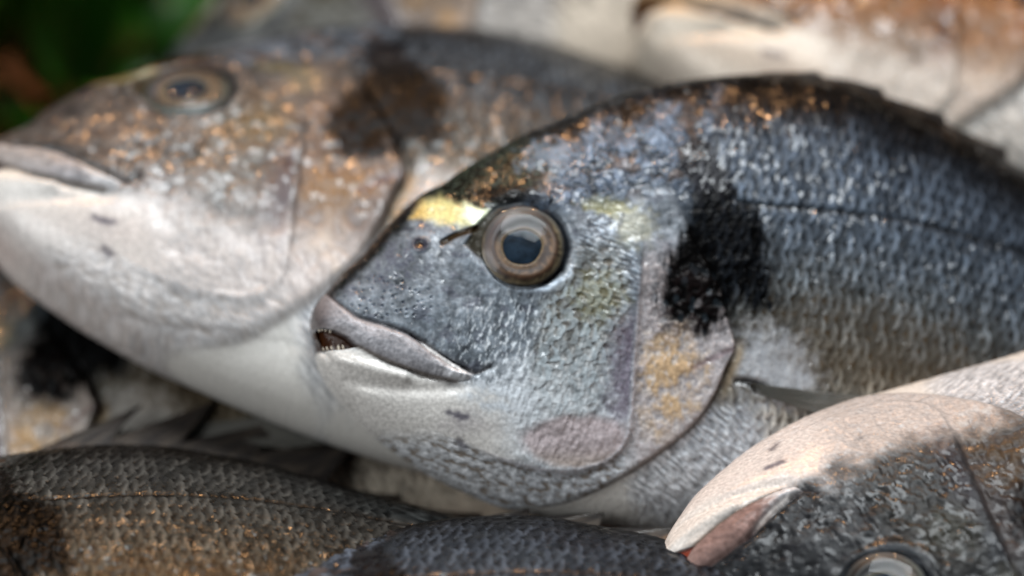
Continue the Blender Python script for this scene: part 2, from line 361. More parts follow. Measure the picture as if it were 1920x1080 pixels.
    smud = ss(1.2, .4, ell(U + wx, V + wy, 1268, 570, 92, 92, 20) + n2 * .35); Cc = mixc(Cc, (44, 36, 36), smud * .8 * ss(-.35, .3, n2 + n1 * .5))
    Cc = mixc(Cc, (128, 146, 158), ss(.30, .2, worley(U / 22, V / 34, seed + 36)[0]) * smud * .12)
    # gill slit
    gsl = np.exp(-((d_op) / np.interp(t_op, [0, .3, .45, .55, 1], [3, 4, 6, 4, 2.5])) ** 2) * ss(.25, .38, t_op)
    Cc = mixc(Cc, (56, 42, 30), lines * gsl * np.interp(t_op, [0, .4, .5, .7, 1], [.3, .9, .95, .42, .3]))
    gm = np.exp(-((s_op + 12) / 8) ** 2) * ss(.34, .42, t_op) * ss(.62, .5, t_op); Cc = mixc(Cc, (186, 170, 146), gm * .7)
    sl = line_d(U, V, [(1290,692),(1330,672),(1364,656)])[0]; Cc = mixc(Cc, (112, 92, 98), np.exp(-(sl / 6) ** 2) * .55); H -= np.exp(-(sl / 6) ** 2) * 3
    pp = line_d(U, V, [(1372,716),(1400,718),(1425,728)])[0]; Cc = mixc(Cc, (40, 34, 30), np.exp(-(pp / 6) ** 2) * .9); H -= np.exp(-(pp / 7) ** 2) * 7
    # ---- relief of the bony parts
    fade = lambda t, a, b: ss(0, a, t) * ss(1, 1 - b, t)
    H += 8 * lines * np.exp(-d_pre / 42) * np.tanh(s_pre / 8) * fade(t_pre, .25, .15) + 3 * np.exp(-(d_pre / 6) ** 2) * fade(t_pre, .3, .1)
    H += np.interp(t_op, [0, .4, .58, 1], [15, 17, 11, 7]) * np.exp(-d_op / 60) * np.tanh(s_op / np.interp(t_op, [0, .5, .65, 1], [4, 4, 8, 10])) * fade(t_op, .4, .1) - np.interp(t_op, [0, .5, .65, 1], [9, 10, 4, 2]) * np.exp(-(d_op / 5) ** 2) * fade(t_op, .35, .1)
    H += 11 * np.sqrt(ss(0, -26, sdl)) - 6 * np.exp(-(dlt / 5) ** 2) * ss(905, 850, U) - (5 if closed else 13) * np.exp(-np.clip(sdl, 0, 99) / 9) * (sdl > 0) * ss(655, 690, V + (U > 880) * 50) * ss(880, 840, U) * (V > 640)
    H -= 5 * np.exp(-(mxl / 3.5) ** 2) + 5 * np.exp(-(crn / 6) ** 2)
    H -= op * (8 if closed else 46)
    ll = line_d(U, V, [(606,670),(650,680),(700,694),(752,706)])[0]; H += 9 * np.exp(-(ll / 14) ** 2)
    lg = line_d(U, V, [(648,716),(720,728),(800,732),(860,728)])[0]; H -= 6 * np.exp(-(lg / 12) ** 2)
    er = np.hypot(U - EYE[0], V - EYE[1])
    H += 11 * np.exp(-((er - 104) / 22) ** 2) * ss(EYE[1] + 70, EYE[1] - 40, V) + 5 * np.exp(-((sdb - 12) / 12) ** 2) * ss(450, 520, V)
    H -= 6 * orb * ss(70, 92, er)
    H += head * (n1 * 2.6 + n2 * .4) * (1 - .7 * jaw) + n3 * .22
    rough = np.clip(.36 + R + .10 * n2 - .10 * jaw - .06 * orb + .1 * crown, .15, .8)
    spark = np.clip(1 - .95 * jaw * head - .8 * white * head - ss(.7, .85, bb) * (1 - head) - orb - .7 * lip - under * head * ss(700, 770, V) * 1.0, .16, 1) * glint * (1 - .97 * bl)
    Cc = np.clip(Cc, 0, 1) ** 1.42 * 1.16
    kw_ = warm * ss(.72, .5, bb); Cc = Cc * np.stack([1 + .55 * kw_, 1 + .05 * kw_, 1 - .6 * kw_], -1)  # lamplight tint multiplied into the colour of the upper side
    return H, np.concatenate([Cc, spark[..., None]], -1), rough, er

# ------------------------------------------------------------------ the hero's own plane: photograph pixels -> local metres
H_YAW = math.radians(14); H_TILT = math.radians(6)
def rot3(roll, yaw, tilt):
    """camera-frame axes (x right, y up, z to viewer); tilt>0 leans the back away, yaw>0 turns the tail away"""
    Rz = Matrix.Rotation(roll, 3, 'Z'); Ry = Matrix.Rotation(yaw, 3, 'Y'); Rx = Matrix.Rotation(-tilt, 3, 'X')
    return Rz @ Ry @ Rx
HR = rot3(0, H_YAW, H_TILT); HRn = np.array(HR)
REF = (974.0, 560.0)                                  # model pixel at the local origin
H_Z = -150.0                                          # the mid-plane of the hero at REF, pixels from focus plane
def solve_plane():
    o = np.array([(REF[0] - 960) * S, (540 - REF[1]) * S, H_Z * S])
    o[:2] *= (DIST - H_Z * S) / DIST
    return o
HO = solve_plane()
def to_local(U, V, Z):
    dx = (U - 960) * S; dy = (540 - V) * S; dz = np.full(np.shape(U), -DIST)
    n = HRn[:, 2]; camp = np.array([0, 0, DIST])
    k = ((HO - camp) @ n + .8 * z_base(np.asarray(U, float), np.asarray(V, float)) * S) / (dx * n[0] + dy * n[1] + dz * n[2])   # outlines are traced at this height of the relief
    px = camp[0] + dx * k - HO[0]; py = camp[1] + dy * k - HO[1]; pz = camp[2] + dz * k - HO[2]
    lx = px * HRn[0, 0] + py * HRn[1, 0] + pz * HRn[2, 0]; ly = px * HRn[0, 1] + py * HRn[1, 1] + pz * HRn[2, 1]
    return np.stack([lx, ly, Z * S + 0 * lx], -1)

def mesh_from(name, verts, quads, col=None, rough=None, smooth=True):
    me = bpy.data.meshes.new(name); verts = np.asarray(verts, np.float32); quads = np.asarray(quads, np.int32)
    me.vertices.add(len(verts)); me.vertices.foreach_set('co', verts.ravel())
    n = len(quads); k = quads.shape[1]
    me.loops.add(n * k); me.loops.foreach_set('vertex_index', quads.ravel())
    me.polygons.add(n); me.polygons.foreach_set('loop_start', np.arange(0, n * k, k, dtype=np.int32))
    try: me.polygons.foreach_set('loop_total', np.full(n, k, np.int32))
    except Exception: pass
    if smooth: me.polygons.foreach_set('use_smooth', np.ones(n, bool))
    if col is not None:
        a = me.attributes.new('pigment', 'FLOAT_COLOR', 'POINT'); c = np.ones((len(verts), 4), np.float32); c[:, :3] = np.clip(col[:, :3], 0, 1); c[:, 3] = col[:, 3] if col.shape[1] > 3 else 1; a.data.foreach_set('color', c.ravel())
    if rough is not None:
        a = me.attributes.new('wet', 'FLOAT', 'POINT'); a.data.foreach_set('value', np.asarray(rough, np.float32).ravel())
    me.update(); me.validate(); return me
def grid_q(nu, nv, off=0, flip=False):
    i, j = np.meshgrid(np.arange(nu - 1), np.arange(nv - 1), indexing='ij'); a = (i * nv + j).ravel() + off
    q = np.stack([a, a + 1, a + nv + 1, a + nv], -1)
    return q[:, ::-1] if flip else q

def body_mesh(name, step, seed, mirror=False, umax_dense=1960, belly=0.0, tint=(1, 1, 1), full_detail=True, **ff):
    du = [0, .4, 1.2, 2.4, 4, 6, 8.4, 11, 14]
    u = list(585 + np.array(du)); x = u[-1]
    while x < umax_dense: x += step if x > 640 else min(step, 3.0); u.append(x)
    while x < 3092: x += 14; u.append(x)
    ua = np.minimum(np.array(u), 3100.0); nu = len(ua)
    nv = int(860 / step) + 1
    t = np.linspace(0, 1, nv); b = .72 * t + .28 * (.5 - .5 * np.cos(np.pi * t))
    b[1] = b[2] * .25; b[-2] = 1 - (1 - b[-3]) * .25
    ub = ua + 12 * np.exp(-(ua - 585) / 60)
    tv = top_v(ua); bv = bot_v(ub)
    Ut = ua[:, None] * np.ones(nv); Bb = np.ones((nu, 1)) * b
    U = ua[:, None] * (1 - Bb) + ub[:, None] * Bb
    V = tv[:, None] * (1 - Bb) + bv[:, None] * Bb
    notch = (.25 if ff.get('closed') else 1) * np.interp(b, [0, .15, .37, .78, .86, 1], [0, -1, 3, 19, 6, 0])
    U = U + notch * np.exp(-(ua - 585) / 22)[:, None]
    zb = thick(Ut) * prof(Bb)
    H, Cc, Rg, er = fish_fields(U, V, Ut, Bb, seed, full_detail, **ff)
    # keep relief off the very rim so that the two sides meet
    k = ss(0, .02, Bb) * ss(1, .985, Bb) * ss(585, 592, Ut)
    Z = np.maximum(zb + H * k, 0)
    ez = EZ + EGX * (U - EYE[0]) + EGY * (V - EYE[1])
    so = ss(90, 74, er); Z = Z * (1 - so) + (ez - 5) * so; Z = Z - 45 * ss(75, 68, er)
    V2 = V + belly * ss(.55, 1, Bb) * ss(750, 1400, U)
    L = to_local(U, V2, Z)
    # far side: same outline, coarser rows, no socket
    rows = np.unique(np.concatenate([[0, 1, 2, 4, 8], np.arange(12, nv - 12, max(4, nv // 26)), [nv - 9, nv - 5, nv - 3, nv - 2, nv - 1]]))
    Lb = to_local(U[:, rows], V2[:, rows], -zb[:, rows]); Cb = Cc[:, rows]; Rb = Rg[:, rows]
    nb = len(rows); vf = L.reshape(-1, 3); vb = Lb.reshape(-1, 3)
    idx_f = np.arange(nu * nv).reshape(nu, nv); idx_b = np.arange(nu * nb).reshape(nu, nb) + nu * nv
    idx_b[:, 0] = idx_f[:, 0]; idx_b[:, -1] = idx_f[:, -1]; idx_b[0, :] = idx_f[0, rows]
    q1 = np.stack([idx_f[:-1, :-1], idx_f[:-1, 1:], idx_f[1:, 1:], idx_f[1:, :-1]], -1).reshape(-1, 4)
    q2 = np.stack([idx_b[:-1, :-1], idx_b[1:, :-1], idx_b[1:, 1:], idx_b[:-1, 1:]], -1).reshape(-1, 4)
    # cap of the tail root
    q3 = []
    for r in range(nb - 1):
        for j in range(rows[r], rows[r + 1]):
            q3.append((idx_f[-1, j], idx_f[-1, j + 1], idx_b[-1, r + 1], idx_b[-1, r] if j == rows[r] else idx_b[-1, r + 1]))
    q3 = [q for q in q3 if len(set(q)) == 4]
    quads = np.vstack([q1, q2] + ([np.array(q3)] if q3 else []))
    verts = np.vstack([vf, vb]); cc = np.vstack([Cc.reshape(-1, 4), Cb.reshape(-1, 4)]) * np.array(tuple(tint) + (1,)); rr = np.concatenate([Rg.ravel(), Rb.ravel()])
    if mirror: verts = verts * np.array([1, -1, 1]); quads = quads[:, ::-1]
    # drop the unused duplicates of the welded rim
    used = np.zeros(len(verts), bool); used[quads.ravel()] = True; remap = np.cumsum(used) - 1
    return mesh_from(name, verts[used], remap[quads], cc[used], rr[used])

# ------------------------------------------------------------------ materials
def nodes(name):
    m = bpy.data.materials.new(name); m.use_nodes = True; nt = m.node_tree
    return m, nt, nt.nodes['Principled BSDF'], nt.nodes.new, nt.links.new
def skin_mat():
    m, nt, p, N, Lk = nodes('wet_fish_skin')
    a = N('ShaderNodeAttribute'); a.attribute_name = 'pigment'; r = N('ShaderNodeAttribute'); r.attribute_name = 'wet'
    tc = N('ShaderNodeTexCoord')
    n1 = N('ShaderNodeTexNoise'); n1.inputs['Scale'].default_value = 1500; n1.inputs['Detail'].default_value = 3; Lk(tc.outputs['Object'], n1.inputs['Vector'])
    mr = N('ShaderNodeMapRange'); mr.inputs['From Min'].default_value = .3; mr.inputs['From Max'].default_value = .7; mr.inputs['To Min'].default_value = .91; mr.inputs['To Max'].default_value = 1.07
    Lk(n1.outputs['Fac'], mr.inputs['Value'])
    mx = N('ShaderNodeVectorMath'); mx.operation = 'SCALE'; Lk(a.outputs['Color'], mx.inputs[0]); Lk(mr.outputs['Result'], mx.inputs['Scale'])
    Lk(mx.outputs['Vector'], p.inputs['Base Color']); Lk(r.outputs['Fac'], p.inputs['Roughness'])
    b = N('ShaderNodeBump'); b.inputs['Strength'].default_value = .2; b.inputs['Distance'].default_value = .00025
    n2 = N('ShaderNodeTexNoise'); n2.inputs['Scale'].default_value = 900; n2.inputs['Detail'].default_value = 3; Lk(tc.outputs['Object'], n2.inputs['Vector'])
    Lk(n2.outputs['Fac'], b.inputs['Height']); Lk(b.outputs['Normal'], p.inputs['Normal'])
    p.inputs['Metallic'].default_value = .06
    p.inputs['Specular IOR Level'].default_value = .05
    p.inputs['Coat Weight'].default_value = .5; p.inputs['Coat Roughness'].default_value = .14; p.inputs['Coat IOR'].default_value = 1.5
    # each scale-sized facet of the wet film leans its own way
    vo = N('ShaderNodeTexVoronoi'); vo.inputs['Scale'].default_value = 620; Lk(tc.outputs['Object'], vo.inputs['Vector'])
    sb = N('ShaderNodeVectorMath'); sb.operation = 'SUBTRACT'; sb.inputs[1].default_value = (.5, .5, .5); Lk(vo.outputs['Color'], sb.inputs[0])
    vw = N('ShaderNodeTexVoronoi'); vw.inputs['Scale'].default_value = 560; Lk(tc.outputs['Object'], vw.inputs['Vector'])
    sx = N('ShaderNodeSeparateColor'); Lk(vw.outputs['Color'], sx.inputs[0])
    cw = N('ShaderNodeMapRange'); cw.inputs['From Min'].default_value = .62; cw.inputs['From Max'].default_value = .78; cw.inputs['To Min'].default_value = .14; cw.inputs['To Max'].default_value = 1.0
    Lk(sx.outputs[0], cw.inputs['Value']); 
    wm = N('ShaderNodeMapRange'); wm.inputs['To Min'].default_value = .0; Lk(a.outputs['Alpha'], wm.inputs['Value'])
    wt = N('ShaderNodeMath'); wt.operation = 'MULTIPLY'; Lk(cw.outputs['Result'], wt.inputs[0]); Lk(wm.outputs['Result'], wt.inputs[1]); Lk(wt.outputs[0], p.inputs['Coat Weight'])
    am = N('ShaderNodeMath'); am.operation = 'MULTIPLY'; am.inputs[1].default_value = .34; Lk(a.outputs['Alpha'], am.inputs[0])
    sc = N('ShaderNodeVectorMath'); sc.operation = 'SCALE'; Lk(sb.outputs['Vector'], sc.inputs[0]); Lk(am.outputs[0], sc.inputs['Scale'])
    ad = N('ShaderNodeVectorMath'); ad.operation = 'ADD'; Lk(b.outputs['Normal'], ad.inputs[0]); Lk(sc.outputs['Vector'], ad.inputs[1])
    nm = N('ShaderNodeVectorMath'); nm.operation = 'NORMALIZE'; Lk(ad.outputs['Vector'], nm.inputs[0]); Lk(nm.outputs['Vector'], p.inputs['Coat Normal'])
    return m
def plain(name, col, rough=.4, coat=0.0, **kw):
    m, nt, p, N, Lk = nodes(name)
    tc = N('ShaderNodeTexCoord'); n = N('ShaderNodeTexNoise'); n.inputs['Scale'].default_value = kw.get('scale', 300); n.inputs['Detail'].default_value = 4
    Lk(tc.outputs['Object'], n.inputs['Vector'])
    cr = N('ShaderNodeValToRGB'); c = lin(col); v = kw.get('var', .35)
    cr.color_ramp.elements[0].position = .3; cr.color_ramp.elements[1].position = .7
    cr.color_ramp.elements[0].color = (*(c * (1 - v)), 1); cr.color_ramp.elements[1].color = (*(np.clip(c * (1 + v), 0, 1)), 1)
    Lk(n.outputs['Fac'], cr.inputs['Fac']); Lk(cr.outputs['Color'], p.inputs['Base Color'])
    p.inputs['Roughness'].default_value = rough; p.inputs['Specular IOR Level'].default_value = kw.get('spec', .5); p.inputs['Coat Weight'].default_value = coat; p.inputs['Coat Roughness'].default_value = .06
    return m
def pig_mat(name, rough, coat):
    m, nt, p, N, Lk = nodes(name); a = N('ShaderNodeAttribute'); a.attribute_name = 'pigment'; Lk(a.outputs['Color'], p.inputs['Base Color'])
    p.inputs['Roughness'].default_value = rough; p.inputs['Coat Weight'].default_value = coat; p.inputs['Coat Roughness'].default_value = .05; return m
def cornea_mat():
    m = bpy.data.materials.new('cornea'); m.use_nodes = True; nt = m.node_tree; nt.nodes.clear(); N = nt.nodes.new
    o = N('ShaderNodeOutputMaterial'); t = N('ShaderNodeBsdfTransparent'); g = N('ShaderNodeBsdfGlossy'); g.inputs['Roughness'].default_value = .04
    f = N('ShaderNodeFresnel'); f.inputs['IOR'].default_value = 1.24; x = N('ShaderNodeMixShader')
    t.inputs['Color'].default_value = (.93, .95, .96, 1)
    nt.links.new(f.outputs[0], x.inputs[0]); nt.links.new(t.outputs[0], x.inputs[1]); nt.links.new(g.outputs[0], x.inputs[2]); nt.links.new(x.outputs[0], o.inputs[0]); return m
def fin_mat():
    m = bpy.data.materials.new('wet_fin'); m.use_nodes = True; nt = m.node_tree; p = nt.nodes['Principled BSDF']; N = nt.nodes.new
    a = N('ShaderNodeAttribute'); a.attribute_name = 'pigment'; nt.links.new(a.outputs['Color'], p.inputs['Base Color'])
    p.inputs['Roughness'].default_value = .28; p.inputs['Coat Weight'].default_value = .4; p.inputs['Coat Roughness'].default_value = .12
    p.inputs['Alpha'].default_value = .93
    return m
M_SKIN = skin_mat(); M_IRIS = pig_mat('iris', .45, 0); M_CORNEA = cornea_mat(); M_FIN = fin_mat()
M_PUPIL = plain('pupil', (26, 37, 48), .4, 0.0, scale=500, var=.5, spec=.05); M_TOOTH = plain('tooth_enamel', (176, 164, 146), .3, .3, var=.08)

# ------------------------------------------------------------------ parts of a bream
def obj(name, me, mat, parent):
    o = bpy.data.objects.new(name, me); C.objects.link(o); o.parent = parent
    if mat and not me.materials: me.materials.append(mat)
    return o
def flipm(v, q, mirror):
    v = np.asarray(v, float); q = np.asarray(q)
    return (v * np.array([1, -1, 1]), q[:, ::-1]) if mirror else (v, q)

def make_eye(root, mirror, seed, nr=26, na=72, iris_k=(1, 1, 1)):
    def ring(r, ang, zf):
        k = ss(70, 36, r); wob = 1 + k * (.05 * np.cos(2 * ang + .4) + .05 * np.cos(ang - 3.5) ** 5 + .015 * np.cos(5 * ang + 1))
        x = EYE[0] + r * wob * np.cos(ang) - 2 * k; y = EYE[1] + r * wob * np.sin(ang) * .98 + 1.5 * k
        return x, y, EZ + EGX * (x - EYE[0]) + EGY * (y - EYE[1]) + zf
    def disc(r0, r1, zfun, nr, cfun=None):
        rr = np.linspace(r0, r1, nr); an = np.linspace(0, 2 * np.pi, na, endpoint=False)
        Rr, An = np.meshgrid(rr, an, indexing='ij'); x, y, z = ring(Rr, An, zfun(Rr))
        v = to_local(x, y, z).reshape(-1, 3)
        q = []
        for i in range(nr - 1):
            for j in range(na):
                k = (j + 1) % na; q.append((i * na + j, i * na + k, (i + 1) * na + k, (i + 1) * na + j))
        v, q = flipm(v, np.array(q), mirror)
        col = cfun(Rr, An, x, y).reshape(-1, 3) if cfun else None
        return v, q[:, ::-1] if False else q, col
    def iris_col(r, a, x, y):
        n = fbm(x / 9, y / 9, seed + 71, 3); ns = fbm(a * 9, r / 22, seed + 72, 3)
        rr = r + n * 3.2 + 4.0 * np.cos(a - .5) * ss(38, 50, r) + 1.5 * np.cos(3 * a + 1)* ss(38, 50, r) 
        stops = [33, 35.5, 37.5, 43, 48, 52, 57, 62, 66, 70, 73, 77, 80]
        cols = [(196,182,150),(190,172,138),(138,112,84),(150,122,92),(110,84,62),(98,76,60),(150,120,90),(120,92,70),(86,68,56),(110,98,78),(156,146,118),(104,100,88),(72,74,78)]
        LC = lin(cols); c = np.stack([np.interp(rr, stops, LC[:, k]) for k in range(3)], -1)
        c = c * (1 + .55 * n + .35 * ns)[..., None]; c = c * (1 + .5 * ss(.2, .9, np.cos(a - .8)) * ss(40, 50, r) * ss(66, 58, r))[..., None]  # last factor paints the light glow at the lower right of the iris
        up = ss(-.1, -.8, np.sin((-a if mirror else a) + .25)) * ss(36, 44, r); c = mixc(c, (26, 23, 23), up * .93)  # shadow over the upper iris, painted into its colour
        c = mixc(c, (122, 116, 122), ss(.55, .9, np.cos(a - 3.5)) * ss(48, 56, r) * ss(74, 66, r) * .6)
        c = mixc(c, (66, 52, 50), ss(.8, .97, np.cos(a - .35)) * ss(36, 40, r) * ss(50, 46, r) * .7)
        return c * np.array(iris_k)
    eye = bpy.data.objects.new('eye', None); C.objects.link(eye); eye.parent = root
    v, q, c = disc(32, 82, lambda r: 12 * np.clip(1 - (r / 82) ** 2, 0, 1) - 6 + 4 * np.exp(-((r - 58) / 9) ** 2) - 6 * ss(38, 32, r) - 12 * ss(76, 82, r), nr, iris_col)
    obj('iris', mesh_from('iris', v, q, c), M_IRIS, eye)
    v, q, c = disc(.5, 34.5, lambda r: 4 + 5 * np.sqrt(np.clip(1 - (r / 40) ** 2, 0, 1)) - 5, 10)
    obj('pupil', mesh_from('pupil', v, q), M_PUPIL, eye)
    v, q, c = disc(.5, 80, lambda r: 34 * np.sqrt(np.clip(1 - (r / 86) ** 2, 0, 1)) - 12, 24)
    obj('cornea', mesh_from('cornea', v, q), M_CORNEA, eye)

def ribbon_fin(name, root, base, tip, thick_px, z0, z1, nray, cols, mirror, seed, raylen=None, mat=None, curl=0.0):
    """a fin blade between a base line and a tip line (both lists of (u,v)); rays are ridges running base to tip"""
    Pb = spline(base, 12); Pt = spline(tip, 12)
    n = nray * 6 + 1; ti = np.linspace(0, 1, n)
    rs = lambda P: np.stack([np.interp(ti, np.linspace(0, 1, len(P)), P[:, k]) for k in range(2)], -1)
    Pb = rs(Pb); Pt = rs(Pt); m = 22; w_ = np.linspace(0, 1, m)
    G = Pb[:, None, :] * (1 - w_[:, None]) + Pt[:, None, :] * w_[:, None]
    U = G[..., 0]; V = G[..., 1]; TT = ti[:, None] * np.ones(m); W = np.ones((n, 1)) * w_
    ray = .5 + .5 * np.cos(TT * nray * 2 * np.pi)
    zz = z0 + (z1 - z0) * W + curl * np.sin(W * 2.4) + fbm(U / 60, V / 60, seed, 2) * 6
    th = thick_px * (1 - .75 * W) * (.35 + .65 * ray) + .6
    edge = ss(0, .03, TT) * ss(1, .97, TT); th = th * edge + .3
    n1 = fbm(U / 25, V / 25, seed + 4, 3)
    c = lin(cols[0]) * np.ones(U.shape + (1,)); c = mixc(c, cols[1], ray * .8); c = c * (1 + .3 * n1)[..., None]
    a = to_local(U, V, zz + th).reshape(-1, 3); b = to_local(U, V, zz - th).reshape(-1, 3)
    q1 = grid_q(n, m); q2 = grid_q(n, m, n * m, True); N0 = n * m
    rim = []
    per = [(i, 0) for i in range(n)] + [(n - 1, j) for j in range(1, m)] + [(i, m - 1) for i in range(n - 2, -1, -1)] + [(0, j) for j in range(m - 2, 0, -1)]
    ids = [i * m + j for i, j in per]
    for k in range(len(ids)): x, y = ids[k], ids[(k + 1) % len(ids)]; rim.append((y, x, x + N0, y + N0))
    v, q = flipm(np.vstack([a, b]), np.vstack([q1, q2, np.array(rim)]), mirror)
    return obj(name, mesh_from(name, v, q, np.vstack([c.reshape(-1, 3)] * 2)), mat or M_FIN, root)

def dorsal_fin(root, hgt, mirror, seed, lean=0.0, fin0=1425):
    """folded spiny fin: webbing with a saw-tooth edge, one spine per tooth"""
    us = np.linspace(fin0, 2700, 12); n_per = 10; pts = []
    rnd = random.Random(seed)
    g = []
    for k in range(len(us) - 1):
        hk = hgt * (1.0 if k < 4 else .22) * rnd.uniform(.8, 1.15)
        for i in range(n_per):
            f = i / n_per; u = us[k] * (1 - f) + us[k + 1] * f
            g.append((u, hk * (.25 + .75 * min(1, f / .9) ** 1.1) if f < .92 else hk * .35))
    g.append((us[-1], 2)); g = np.array(g); nn = len(g); m = 6
    W = np.linspace(0, 1, m)
    U = g[:, 0:1] + W * g[:, 1:2] * .9; V0 = top_v(g[:, 0])[:, None] + 10; V = V0 - W * (g[:, 1:2] + 10) + W * g[:, 1:2] * .35 * 0
    n1 = fbm(U / 30, V / 30, seed, 3)
    c = lin((46, 42, 40)) * np.ones(U.shape + (1,)); c = mixc(c, (92, 82, 72), ss(0, .6, n1) * .7); c = mixc(c, (30, 28, 28), W[None, :] ** 2 * .5 * np.ones(U.shape))
    zc = lean * W[None, :] * np.ones(U.shape); th = 5 * (1 - W)[None, :] + 1.2
    a = to_local(U, V, zc + th).reshape(-1, 3); b = to_local(U, V, zc - th).reshape(-1, 3)
    q1 = grid_q(nn, m, 0, True); q2 = grid_q(nn, m, nn * m); rim = [(i * m + m - 1, (i + 1) * m + m - 1, (i + 1) * m + m - 1 + nn * m, i * m + m - 1 + nn * m) for i in range(nn - 1)]
    v, q = flipm(np.vstack([a, b]), np.vstack([q1, q2, np.array(rim)])[:, ::-1], mirror)
    fin = obj('dorsal_fin', mesh_from('dorsal_fin', v, q, np.vstack([c.reshape(-1, 3)] * 2)), M_FIN, root)
    for k in range(len(us) - 1):
        i = k * n_per + int(n_per * .9); u0 = us[k] + (us[k + 1] - us[k]) * .25
        p0 = np.array([u0, float(top_v(u0)) + 6, 0]); p1 = np.array([U[i, -1], V[i, -1] - 4, lean])
        ns = 7; an = np.linspace(0, 2 * np.pi, 8, endpoint=False); vs = []
        for s_ in range(ns):
            f = s_ / (ns - 1); p = p0 * (1 - f) + p1 * f; r = 5.0 * (1 - f) + .8
            vs += [to_local(np.array(p[0]), np.array(p[1] + r * math.cos(x)), np.array(p[2] + r * math.sin(x))) for x in an]
        qs = [(s_ * 8 + j, s_ * 8 + (j + 1) % 8, (s_ + 1) * 8 + (j + 1) % 8, (s_ + 1) * 8 + j) for s_ in range(ns - 1) for j in range(8)]
        v, q = flipm(np.array(vs), np.array(qs), mirror)
        obj('spine', mesh_from('spine', v, q, np.tile(lin((70, 62, 54)), (len(v), 1))), M_FIN, fin)
    return fin

def make_teeth(root, mirror):
    rnd = random.Random(4)
    spots = [(606, 655, -1), (613, 654, -1), (621, 653, -1), (634, 653, -1), (642, 652, -1), (597, 621, 1), (604, 619, 1), (611, 620, 1), (619, 622, 1)]
    for (x, y, s_) in spots:
        z = float(z_base(np.array([max(x, 604.)]), np.array([float(y)]))[0]) - 12
        hh = rnd.uniform(3, 6) * (1 if s_ < 0 else .7); r0 = rnd.uniform(2.0, 3.4); an = np.linspace(0, 2 * np.pi, 8, endpoint=False); vs = []
        for f, rr in ((-.6, 1.0), (0, 1), (.35, .85), (.7, .55), (1, .12)):
            vs += [to_local(np.array(x + 1.2 * f * -1 + r0 * rr * math.cos(a)), np.array(y + s_ * hh * f), np.array(z + r0 * rr * math.sin(a))) for a in an]
        qs = [(k * 8 + j, k * 8 + (j + 1) % 8, (k + 1) * 8 + (j + 1) % 8, (k + 1) * 8 + j) for k in range(4) for j in range(8)] + [(32, 33, 34, 35), (32, 35, 36, 39), (36, 37, 38, 39)]
        v, q = flipm(np.array(vs), np.array(qs), mirror)
        obj('tooth', mesh_from('tooth', v, q), M_TOOTH, root)

def place(root, model_px, photo_px, z, roll, yaw, tilt, scale, mirror):
    """put model point model_px (on the flank surface) at photo_px with its mid-plane z pixels from the focus plane"""
    R = rot3(math.radians(roll), math.radians(yaw), math.radians(tilt))
    zb = max(float(z_base(np.array([float(model_px[0])]), np.array([float(model_px[1])]))[0]), 0)
    l = to_local(np.array(float(model_px[0])), np.array(float(model_px[1])), np.array(zb)) * scale
    if mirror: l[1] = -l[1]
    loc_c = R @ Vector(l)                                     # camera frame offset of that point from the root
    W = Matrix((ax_r, ax_u, ax_v)).transposed()               # camera frame -> world
    p = cam_pt(photo_px[0], photo_px[1], z)
    M = (W @ R).to_4x4() @ Matrix.Diagonal((scale, scale, scale, 1)); M.translation = p - W @ loc_c
    root.matrix_world = M

def bream(label, step, seed, mirror=False, dorsal=14, belly=0.0, tint=(1, 1, 1), teeth=False, eye=True, lean=0, fin0=1425, iris_k=(1, 1, 1), group='gilthead bream heaped on the stall', **ff):
    root = bpy.data.objects.new('sea_bream', None); C.objects.link(root); root.empty_display_size = .02
    root['label'] = label; root['category'] = 'fish'; root['group'] = group
    obj('body', body_mesh('body', step, seed, mirror, belly=belly, tint=tint, **ff), M_SKIN, root)
    if eye: make_eye(root, mirror, seed, iris_k=iris_k)
    dorsal_fin(root, dorsal, mirror, seed + 3, lean, fin0)
    zp = float(z_base(np.array([1420.]), np.array([735.]))[0])
    ribbon_fin('pectoral_fin', root, [(1390,720),(1396,728),(1402,738)], [(2040,800),(1900,860),(1700,850)], 4.0, zp - 8, zp + 34, 13, [(46,46,46),(120,118,110)], mirror, seed + 8, curl=10)
    ribbon_fin('tail_fin', root, [(3085,812),(3088,875),(3085,940)], [(3560,690),(3330,880),(3520,1110)], 9.0, 0, 0, 17, [(58,56,56),(96,94,92)], mirror, seed + 9)
    ribbon_fin('anal_fin', root, [(2380,1050),(2560,1015),(2760,975)], [(2470,1110),(2660,1075),(2850,1020)], 6.0, 0, 0, 12, [(96,94,92),(140,136,130)], mirror, seed + 10)
    ribbon_fin('pelvic_fin', root, [(1500,1030),(1530,1036),(1560,1042)], [(1830,1095),(1820,1120),(1780,1125)], 5.0, 40, 60, 6, [(150,148,146),(186,184,180)], mirror, seed + 11)
    if teeth: make_teeth(root, mirror)
    return root

# the sharp bream in the middle
hero = bream('sharp silver-blue bream in the middle, mouth slightly open, clear round eye', 1.75, 11, dorsal=10, teeth=True, iris_k=(.58, .5, .44), glint=.85)
Wm = Matrix((ax_r, ax_u, ax_v)).transposed()
Mh = (Wm @ HR).to_4x4(); Mh.translation = TARGET + Wm @ Vector(HO); hero.matrix_world = Mh

# large blurred bream behind on the left, lying flatter
f = bream('large blurred bream behind the sharp one, broad white belly, copper-glinting cheek', 4.4, 211, belly=110, tint=(.84, .84, .84), head_dark=.5, glint=.8, pink=.2, under=.7, lines=.4, warm=.16, iris_k=(.3, .36, .42))
place(f, (974, 466), (352, 168), -400, -5, 8, 40, 1.10, False)
